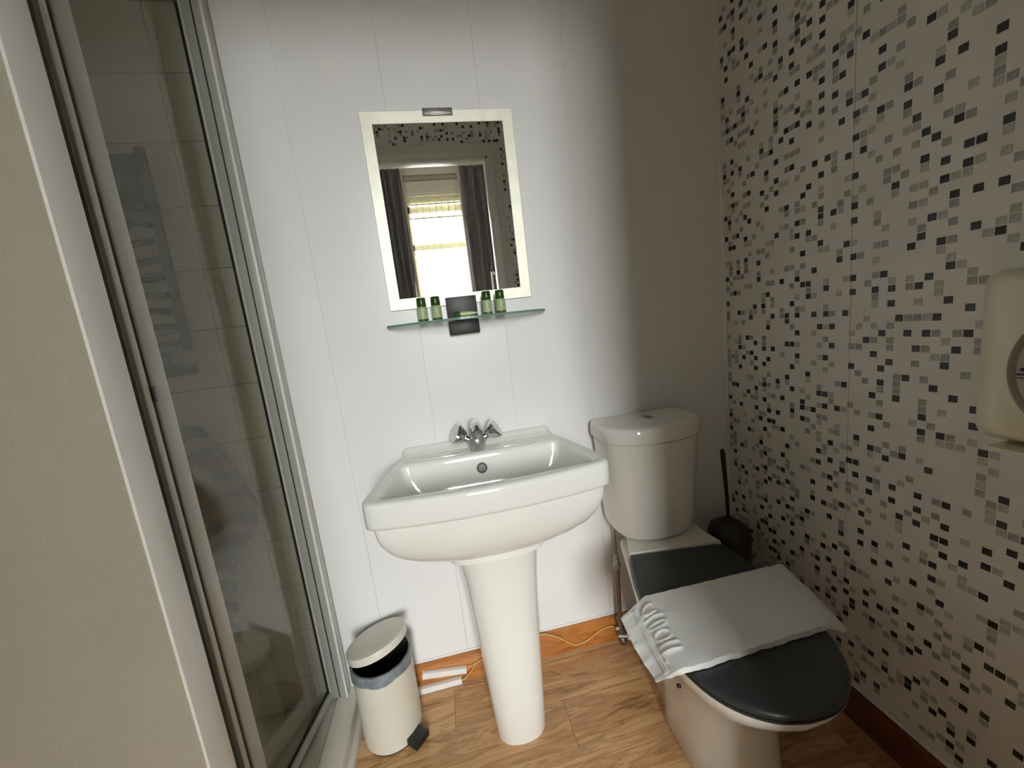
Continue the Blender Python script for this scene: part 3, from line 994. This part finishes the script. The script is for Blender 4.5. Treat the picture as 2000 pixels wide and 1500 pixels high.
def bottle(x, y, label, pale=True):
    r = tag(empty('toiletry_bottle', (x, y, 1.1561)), label, 'bottle', 'miniature toiletries on the glass shelf')
    bottle_parts(r, pale, True)
    return r
def copy_thing(src, loc, label, rot=None):
    r = src.copy()
    COL.objects.link(r)
    r.location = loc
    if rot:
        r.rotation_euler = rot
    r['label'] = label
    for c in list(src.children):
        d = c.copy()
        COL.objects.link(d)
        d.parent = r
    return r
b0 = bottle(-0.0385, 1.095, 'miniature green-capped bottle, leftmost of the shelf row')
copy_thing(b0, (-0.0005, 1.095, 1.1561), 'miniature green-capped bottle just left of the dark shelf clamp', (0, 0, .2))
copy_thing(b0, (0.140, 1.092, 1.1561), 'miniature green-capped bottle just right of the dark shelf clamp', (0, 0, -.1))
copy_thing(b0, (0.1785, 1.092, 1.1561), 'miniature green-capped bottle, rightmost of the shelf row', (0, 0, .1))
# tube lying on the shelf
tubeo = tag(empty('toiletry_tube', (0.050, 1.075, 1.1642)), 'pale green tube lying on the shelf before the dark clamp', 'tube', 'miniature toiletries on the glass shelf')
bm = bmesh.new()
rings = []
for x, ry_, rz_ in ((0.012, .0080, .0080), (0.014, .0082, .0081), (.040, .009, .0070), (.058, .0105, .0025), (.060, .0105, .0012)):
    rings.append([(x, ry_ * math.cos(a), rz_ * math.sin(a)) for a in [k * 2 * math.pi / 18 for k in range(18)]])
loft(bm, rings)
obj('tube_body', bm, M['bottle_green'], tubeo, True, 50)
bm = bmesh.new()
rings = [[(x, r * math.cos(a), r * math.sin(a)) for a in [k * 2 * math.pi / 18 for k in range(18)]] for x, r in ((-.004, .0068), (-.003, .0075), (.0115, .0078))]
loft(bm, rings)
obj('cap', bm, M['cap_green'], tubeo, True, 50)

# ================================================================== TOILET
TZ = -math.radians(7.6)
toi = tag(empty('toilet', (0.583, 0.935, 0), TZ), 'white close-coupled toilet with charcoal lid in the corner', 'toilet')
# local: x right, y = -v (front towards -y)
PAN = lambda hw, v0, v1: half_outline([(0, v0), (hw * .45, v0), (hw * .72, v0 + .012), (hw * .79, v0 + .06), (hw * .89, v0 + .17), (hw * 1.0, v0 + (v1 - v0) * .50), (hw * .985, v0 + (v1 - v0) * .60), (hw * .88, v0 + (v1 - v0) * .80), (hw * .62, v0 + (v1 - v0) * .935), (hw * .32, v0 + (v1 - v0) * .985), (0, v1)], 36)
rings = []
for z, hw, v0, v1 in ((0.0, .106, -.10, .330), (0.010, .110, -.10, .336), (0.10, .104, -.10, .332), (0.19, .106, -.12, .335), (0.25, .118, -.14, .348), (0.29, .133, -.15, .378), (0.325, .150, -.155, .415), (0.355, .163, -.158, .447), (0.380, .170, -.16, .468), (0.398, .1725, -.16, .476), (0.407, .171, -.16, .475), (0.411, .166, -.157, .470)):
    k = max(0, 1 - z / .33)
    rings.append([(x * (1 + .10 * k) + .016 * k - .006, -v, z) for x, v in PAN(hw, max(v0, -.125), v1)])
bm = bmesh.new()
loft(bm, rings)
obj('pan', bm, M['ceramic2'], toi, True, 60)
bm = bmesh.new()
q = [(-.140, -.004), (.128, -.004), (.112, .05), (.096, .165), (-.100, .165), (-.128, .05)]
loft(bm, [[(x, y, z) for x, y in q] for z in (.400, .433)] + [[(x * .985, .002 + y * .985, .437) for x, y in q]])
obj('rear_deck', bm, M['ceramic2'], toi, True, 40)
LID = [(0, .006), (.08, .006), (.128, .006), (.144, .014), (.153, .045), (.166, .100), (.175, .170), (.177, .240), (.174, .310), (.163, .365), (.140, .415), (.105, .452), (.055, .478), (0, .486)]
lo = [(x * .95 - .010, v) for x, v in half_outline(LID, 48)]
bm = bmesh.new()
loft(bm, [[(x, -v, z) for x, v in o] for o, z in ((ins(lo, .006), .4120), (ins(lo, .002), .4135), (lo, .4165), (lo, .4190), (ins(lo, .003), .4205))])
obj('seat', bm, M['lid'], toi, True, 50)
bm = bmesh.new()
loft(bm, [[(x, -v, z) for x, v in o] for o, z in ((ins(lo, .004), .4210), (ins(lo, .001), .4225), (lo, .4265), (ins(lo, .0015), .4310), (ins(lo, .005), .4340), (ins(lo, .012), .4352), (stretch_ring(ins(lo, .012), 0, .25, .7, .7), .4362), (stretch_ring(ins(lo, .012), 0, .25, .35, .35), .4366))])
obj('lid', bm, M['lid'], toi, True, 50)
bm = bmesh.new()
disc_y(bm, (0, 0, 0), 0.0045, 0.001, 16)
fx = obj('fixing_hole', bm, M['black_plastic'], toi, True, 40)
fx.location = (-.1420, -.285, .297)
fx.rotation_euler = (math.radians(-20), 0, math.radians(-86))
# cistern (kept square to the wall)
cis = tag(empty('cistern', (0.575, W - 0.008, 0)), 'white ceramic cistern with push button, standing behind the charcoal seat', 'cistern')
DSH = lambda hw, d: half_outline([(0, 0.0), (hw * .6, 0.0), (hw * .90, 0.001), (hw * .985, 0.012), (hw, .035), (hw, d * .38), (hw * .985, d * .54), (hw * .91, d * .72), (hw * .70, d * .875), (hw * .37, d * .97), (0, d)], 40)
bm = bmesh.new()
rings = []
for z, hw, d in ((.438, .102, .150), (.440, .111, .158), (.446, .121, .166), (.458, .1285, .172), (.48, .132, .176), (.55, .137, .180), (.65, .143, .184), (.735, .148, .187), (.7440, .1485, .188), (.7455, .146, .185), (.7490, .146, .185)):
    rings.append([(x, -v, z) for x, v in DSH(hw, d)])
loft(bm, rings)
obj('tank', bm, M['ceramic2'], cis, True, 60)
bm = bmesh.new()
rings = []
for z, e in ((.7500, .004), (.7515, .001), (.755, 0), (.778, 0), (.788, .0015), (.7935, .005), (.7955, .011), (.7962, .02), (.7968, .06)):
    rings.append([(x, -v, z) for x, v in (ins(DSH(.156, .196), e) if e < .015 else stretch_ring(ins(DSH(.156, .196), .011), 0, .095, 1 - e * 8, 1 - e * 8))])
loft(bm, rings)
lidc = obj('tank_lid', bm, M['ceramic2'], cis, True, 60)
bm = bmesh.new()
lathe(bm, [(.019, .7955), (.019, .7985), (.017, .8000), (.0155, .7990), (.0005, .7995)], 28, (.002, -.085, 0))
pb = obj('push_button', bm, M['chrome_dull'], cis, True, 40)
bm = bmesh.new()
add_box(bm, .0008, .0032, -.100, -.070, .7990, .8000, .0003, 1)
obj('button_split', bm, M['seal'], pb)

# water supply
pipe = tag(empty('supply_pipe', (0.464, W - 0.035, 0)), 'tarnished water pipe with valve beside the toilet pan', 'pipe')
bm = bmesh.new()
tube(bm, [(.006, 0, .4375), (.005, 0, .33)], .0028, 8)
obj('thin_tube', bm, M['pipe'], pipe, True, 50)
bm = bmesh.new()
lathe(bm, [(.005, .335), (.007, .333), (.007, .318), (.010, .316), (.010, .302), (.0125, .300), (.0125, .286), (.009, .278)], 14, (.003, 0, 0))
obj('upper_nut', bm, M['chrome_dull'], pipe, True, 30)
bm = bmesh.new()
tube(bm, [(.003, 0, .285), (.001, 0, .18), (-.001, 0, .092)], .0085, 14)
obj('riser', bm, M['pipe'], pipe, True, 50)
bm = bmesh.new()
lathe(bm, [(.009, .094), (.013, .092), (.013, .078), (.010, .076), (.010, .060), (.014, .058), (.014, .042), (.009, .040)], 14, (-.001, 0, 0))
vb = obj('isolating_valve', bm, M['pipe'], pipe, True, 30)
bm = bmesh.new()
tube(bm, [(-.001, 0, .050), (-.001, 0, .022), (.004, -.006, .012)], [.0085, .008, .008], 12)
tube(bm, [(-.016, -.012, .038), (.022, -.018, .034)], [.0075, .0075], 10)
obj('elbow', bm, M['chrome_dull'], pipe, True, 50)
bm = bmesh.new()
add_box(bm, .012, .030, -.030, -.016, .026, .044, .002, 1)
obj('valve_cap', bm, M['alu_white'], pipe, True, 40)
bm = bmesh.new()
tube(bm, [(-.020, -.006, .060), (-.006, -.004, .060)], .0045, 8)
obj('earth_clamp', bm, M['alu_white'], pipe, True, 50)
bm = bmesh.new()
lathe(bm, [(.012, 0.0), (.012, .010), (.008, .014)], 12, (.004, -.006, 0))
obj('floor_collar', bm, M['pipe'], pipe, True, 40)

# earth wire and trunking
wy = W - 0.0215
wireo = bmesh.new()
tube(wireo, spline([(.443, wy - .006, .060), (.425, wy - .003, .061), (.395, wy, .052), (.35, wy, .029), (.32, wy, .022), (.295, wy, .025), (.253, wy, .062), (.22, wy, .082), (.197, wy, .092), (.14, wy - .002, .090), (.06, wy - .002, .068), (-.018, wy, .058), (-.046, wy, .048), (-.066, wy, .047)], 6), .0021, 8)
wr_o = tag(obj('earth_wire', wireo, M['wire'], None, True), 'thin yellow wire draped across the wooden skirting behind the pedestal', 'wire')
bm = bmesh.new()
tube(bm, spline([(-.034, wy - .001, .0525), (-.044, wy, .042), (-.055, wy - .001, .028), (-.070, wy - .003, .016), (-.088, wy - .008, .010)], 6), .0021, 8)
obj('branch_wire', bm, M['wire'], wr_o, True)
def trunk(name, c, L, h, ang, label, d=.016):
    o = tag(empty(name, c), label, 'trunking', 'white trunking pieces by the skirting')
    o.rotation_euler = (0, math.radians(ang), 0)
    bm = bmesh.new()
    add_box(bm, -L / 2, L / 2, -d, 0, -h / 2, h / 2, .0012, 2)
    obj('cover', bm, M['white_pvc'], o, True, 40)
    bm = bmesh.new()
    add_box(bm, -L / 2, L / 2, -d - .0012, -d, h * .18, h * .30, .0003, 1)
    obj('cover_ridge', bm, M['upvc'], o)
    for x in (-L / 2 - .0012, L / 2):
        box('end_lip', x, x + .0012, -d - .001, 0, -h / 2 - .001, h / 2 + .001, M['white_pvc'], o)
    return o
trunk('cable_trunking', (-.138, W - .0185, .053), .136, .018, 7.5, 'short white trunking piece stuck high on the wooden skirting')
trunk('cable_trunking', (-.1605, W - .0185, .0105), .142, .019, 0.0, 'white trunking piece lying along the floor, below the other trunking')

# ================================================================== TOWEL
tw = tag(empty('hand_towel', (0.54, 0.66, 0.437)), 'folded white towel with embossed letters lying across the charcoal lid', 'towel')
def towel_mesh():
    nx, ny = 190, 96
    # embossed strokes in (s, t): s = metres from the flap hem, t = metres from the far edge
    strokes = []
    def arc(cs, ct, r, a0, a1, ks=1.0):
        p = [(cs + ks * r * math.cos(math.radians(a0 + (a1 - a0) * i / 14)), ct + r * math.sin(math.radians(a0 + (a1 - a0) * i / 14))) for i in range(15)]
        strokes.append(p)
    def bar(s0, t0, s1, t1):
        strokes.append([(s0, t0), (s1, t1)])
    arc(.070, .038, .013, 60, 300, 1.5)      # C
    bar(.048, .060, .090, .060)              # I
    bar(.048, .078, .090, .078)              # D
    arc(.069, .078, .014, -90 + 90, 180, 1.5)
    arc(.069, .112, .012, 0, 360, 1.5)       # O
    bar(.048, .134, .090, .134)              # I
    bar(.048, .150, .090, .150)              # L
    bar(.050, .150, .050, .168)
    bar(.040, .014, .040, .186)              # woven line
    bar(.034, .014, .034, .186)
    def emboss(s, t):
        best = 9.0
        if s > .11:
            return 0.0
        for st in strokes:
            for (a, b), (c, d) in zip(st, st[1:]):
                vx, vy = c - a, d - b
                L = vx * vx + vy * vy
                k = 0 if L == 0 else max(0, min(1, ((s - a) * vx + (t - b) * vy) / L))
                dd = math.hypot(s - a - k * vx, t - b - k * vy)
                best = min(best, dd)
        return .0032 * math.exp(-(best / .0034) ** 2)
    rr = random.Random(3)
    verts = []
    TOP = 0.4405
    length = 0.450
    for j in range(ny + 1):
        t = j / ny
        for i in range(nx + 1):
            s = length * i / nx
            # far edge and near edge of the cloth lie a little skew
            yf, yn = 0.768 - .006 * (s / length), 0.572 + .008 * (s / length)
            # arc-length from the bend over the lid's left edge
            bend = 0.080
            xe = 0.392 - 0.025 * t          # x of the bend
            drop = math.radians(27 + 44 * t ** 1.6)
            Rb = 0.030
            if s >= bend:
                x = xe + (s - bend)
                z = TOP
                y = yf + (yn - yf) * t
                nxv, nzv = 0.0, 1.0
            else:
                q = bend - s
                al = min(q / Rb, drop)
                x = xe - Rb * math.sin(al)
                z = TOP - Rb * (1 - math.cos(al))
                rest = q - Rb * al
                if rest > 0:
                    x -= rest * math.cos(al)
                    z -= rest * math.sin(al)
                y = yf + (yn - yf) * t + (1 - t) * (-.012) * (q / bend) + t * .040 * (q / bend) ** 1.3
                nxv, nzv = -math.sin(al), math.cos(al)
            # right hand end droops off the lid
            over = x - (0.735 - 0.052 * t)
            if over > 0:
                dz = over * over * 9.0
                z -= min(dz, .03) * (.4 + .6 * t)
            # gentle rumple
            wv = .0012 * math.sin(s * 60 + t * 5) * math.sin(t * 17 + s * 20) + .0018 * math.sin(t * 26 + 1.3) * max(0, 1 - s / .10)
            e = emboss(s, t * (yf - yn)) + max(0, wv)
            ed = (0.0006 * math.sin(s * 190) + .0006 * math.sin(s * 83 + 1)) * (abs(t - .5) * 2) ** 12
            verts.append((x + nxv * e, y + ed, z + nzv * e))
    faces = [(j * (nx + 1) + i, j * (nx + 1) + i + 1, (j + 1) * (nx + 1) + i + 1, (j + 1) * (nx + 1) + i) for j in range(ny) for i in range(nx)]
    me = bpy.data.meshes.new('cloth')
    o = tw.location
    me.from_pydata([(a - o.x, b - o.y, c - o.z + .0102) for a, b, c in verts], [], faces)
    return me
me = towel_mesh()
c = link('cloth', me, M['towel'], tw, True)
bm = bmesh.new()
bm.from_mesh(me)
bmesh.ops.recalc_face_normals(bm, faces=bm.faces)
if sum(f.normal.z for f in bm.faces) < 0:
    bmesh.ops.reverse_faces(bm, faces=bm.faces)
bm.to_mesh(me)
bm.free()
so = c.modifiers.new('thickness', 'SOLIDIFY')
so.thickness = .013
so.offset = -1
be = c.modifiers.new('soft_edge', 'BEVEL')
be.width = .0055
be.segments = 3
be.limit_method = 'ANGLE'
be.angle_limit = math.radians(60)

# ================================================================== TOILET BRUSH
tbx = tag(empty('toilet_brush', (0.822, 1.020, 0)), 'black toilet brush in its holder in the corner behind the toilet', 'toilet brush')
bm = bmesh.new()
lathe(bm, [(.052, 0), (.056, .004), (.060, .08), (.063, .30), (.062, .385), (.054, .405), (.030, .420), (.014, .424)], 32)
obj('holder', bm, M['black_plastic'], tbx, True, 50)
bm = bmesh.new()
tube(bm, [(0, 0, .42), (-.003, 0, .50), (-.010, 0, .60), (-.014, 0, .655), (-.0145, 0, .664)], [.0055, .0055, .0065, .0078, .005], 12)
obj('handle', bm, M['black_plastic'], tbx, True, 60)
bm = bmesh.new()
lathe(bm, [(.012, .424), (.018, .428), (.012, .434)], 20)
obj('collar', bm, M['black_plastic'], tbx, True, 50)

# ================================================================== PEDAL BIN
BX, BYY = -0.2925, 1.032
bn = tag(empty('pedal_bin', (BX, BYY, 0)), 'cream pedal bin with lid ajar beside the shower door', 'bin')
bm = bmesh.new()
lathe(bm, [(.0795, .004), (.0815, .006), (.0818, .012), (.0818, .240), (.0822, .243), (.0812, .246), (.0790, .246), (.0790, .22), (.0785, .02), (.02, .018), (.0005, .018)], 56, cap0=True, cap1=True)
obj('body', bm, M['bin_cream'], bn, True, 40)
bm = bmesh.new()
lathe(bm, [(.078, 0), (.0795, .001), (.0795, .0055), (.07, .0055)], 48)
obj('base_ring', bm, M['black_plastic'], bn, True, 40)
bm = bmesh.new()
lathe(bm, [(.074, .2455), (.073, .20), (.070, .03), (.0005, .03)], 40, cap0=False, cap1=False)
obj('inner_bucket', bm, M['bin_inside'], bn, True, 50)
bm = bmesh.new()
n = 72
rings = []
for r_, z, wob in ((.0740, .170, .0), (.0748, .235, .002), (.0775, .2485, .001), (.0830, .2490, .001), (.0848, .243, .0012), (.0848, .228, .0010), (.0848, .2185, .0012)):
    rings.append([((r_ + wob * math.sin(k * 1.9) * math.sin(k * .71)) * math.cos(k * 2 * math.pi / n), (r_ + wob * math.sin(k * 1.9) * math.sin(k * .71)) * math.sin(k * 2 * math.pi / n), z + (wob * 2.2 * math.sin(k * .52 + 1) if z < .219 else 0)) for k in range(n)])
loft(bm, rings, False, False)
obj('bin_liner', bm, M['liner'], bn, True, 60)
pd = Vector((.75, -.66, 0)).normalized()       # pedal direction
lroot = Vector((-pd.x * .084, -pd.y * .084, .2520))
bm = bmesh.new()
lathe(bm, [(.0815, 0), (.0830, .0005), (.0834, .003), (.0834, .0185), (.0828, .0205), (.0812, .0213), (.06, .0218), (.03, .0220), (.0005, .0220)], 56, c=(pd.x * .084, pd.y * .084, .0))
lid = obj('lid', bm, M['bin_cream'], bn, True, 35)
lid.location = lroot
ax = Vector((0, 0, 1)).cross(pd)
lid.rotation_mode = 'QUATERNION'
lid.rotation_quaternion = Quaternion(ax, -math.radians(16))
bm = bmesh.new()
mtx = Matrix.Rotation(math.atan2(pd.y, pd.x), 4, 'Z')
add_box(bm, .079, .118, -.025, .025, .006, .026, .003, 2)
bmesh.ops.transform(bm, matrix=mtx, verts=bm.verts)
obj('pedal', bm, M['black_plastic'], bn, True, 40)
bm = bmesh.new()
add_box(bm, -.0950, -.0825, -.020, .020, .225, .262, .003, 2)
bmesh.ops.transform(bm, matrix=mtx, verts=bm.verts)
obj('hinge', bm, M['black_plastic'], bn, True, 40)

# ================================================================== PAPER TOWEL DISPENSER
dp = tag(empty('towel_dispenser', (RX, 0.350, 0.86)), 'cream paper towel dispenser with oval window on the mosaic wall', 'dispenser')
bm = bmesh.new()
secs = []
# section outline in (y,z), lofted from wall (x=0) outwards (-x)
def rrect(y0, y1, z0, z1, r, n=6):
    pts = []
    for cx, cy, a0 in ((y1 - r, z1 - r, 0), (y0 + r, z1 - r, 90), (y0 + r, z0 + r, 180), (y1 - r, z0 + r, 270)):
        for k in range(n + 1):
            a = math.radians(a0 + 90 * k / n)
            pts.append((cx + r * math.cos(a), cy + r * math.sin(a)))
    return pts
for x, y0, y1, z0, z1, r in ((-.0012, -.125, .128, -.015, .258, .012), (-.060, -.125, .128, -.012, .258, .014), (-.085, -.122, .122, -.002, .256, .018), (-.102, -.114, .108, .006, .250, .022), (-.112, -.100, .092, .012, .240, .026)):
    secs.append([(x, y, z) for y, z in rrect(y0, y1, z0, z1, r)])
loft(bm, secs)
obj('cover', bm, M['dispenser'], dp, True, 50)
bm = bmesh.new()
n = 40
def ell(x, a, b):
    return [(x, .017 + a * math.cos(k * 2 * math.pi / n), .113 + b * math.sin(k * 2 * math.pi / n)) for k in range(n)]
loft(bm, [ell(-.1121, .060, .083), ell(-.1145, .059, .082), ell(-.1150, .053, .076), ell(-.1128, .050, .073)], False, False)
obj('window_rim', bm, M['smoke_window'], dp, True, 50)
bm = bmesh.new()
loft(bm, [ell(-.1120, .052, .075), ell(-.1126, .051, .074)])
wn_ = obj('window', bm, M['paper'], dp)
bm = bmesh.new()
add_box(bm, -.1132, -.1126, -.03, .066, .1045, .1075)
add_box(bm, -.1132, -.1126, -.03, .066, .1000, .1015)
tube(bm, spline([(-.1130, .062, .1145), (-.1130, .057, .112), (-.1130, .053, .117), (-.1130, .046, .121), (-.1130, .037, .118), (-.1130, .031, .112)], 5), .0022, 6)
obj('window_mark', bm, M['ink'], wn_)
bm = bmesh.new()
add_box(bm, -.100, -.010, -.11, .100, -.019, -.0155)
obj('outlet_lip', bm, M['dispenser'], dp)

# white roll holder, mostly out of frame
rh = tag(empty('roll_holder', (RX, 0.385, 0.555)), 'white rounded fitting on the mosaic wall below the towel dispenser', 'holder')
bm = bmesh.new()
rings = []
for x, r_ in ((-.0010, .020), (-.004, .022), (-.010, .021), (-.018, .016), (-.028, .014)):
    rings.append([(x, r_ * math.cos(k * 2 * math.pi / 24), r_ * math.sin(k * 2 * math.pi / 24)) for k in range(24)])
loft(bm, rings)
obj('rosette', bm, M['upvc'], rh, True, 50)
bm = bmesh.new()
tube(bm, [(-.028, 0, 0), (-.06, 0, 0), (-.070, -.008, 0), (-.072, -.10, 0)], .008, 12)
obj('arm', bm, M['upvc'], rh, True, 50)
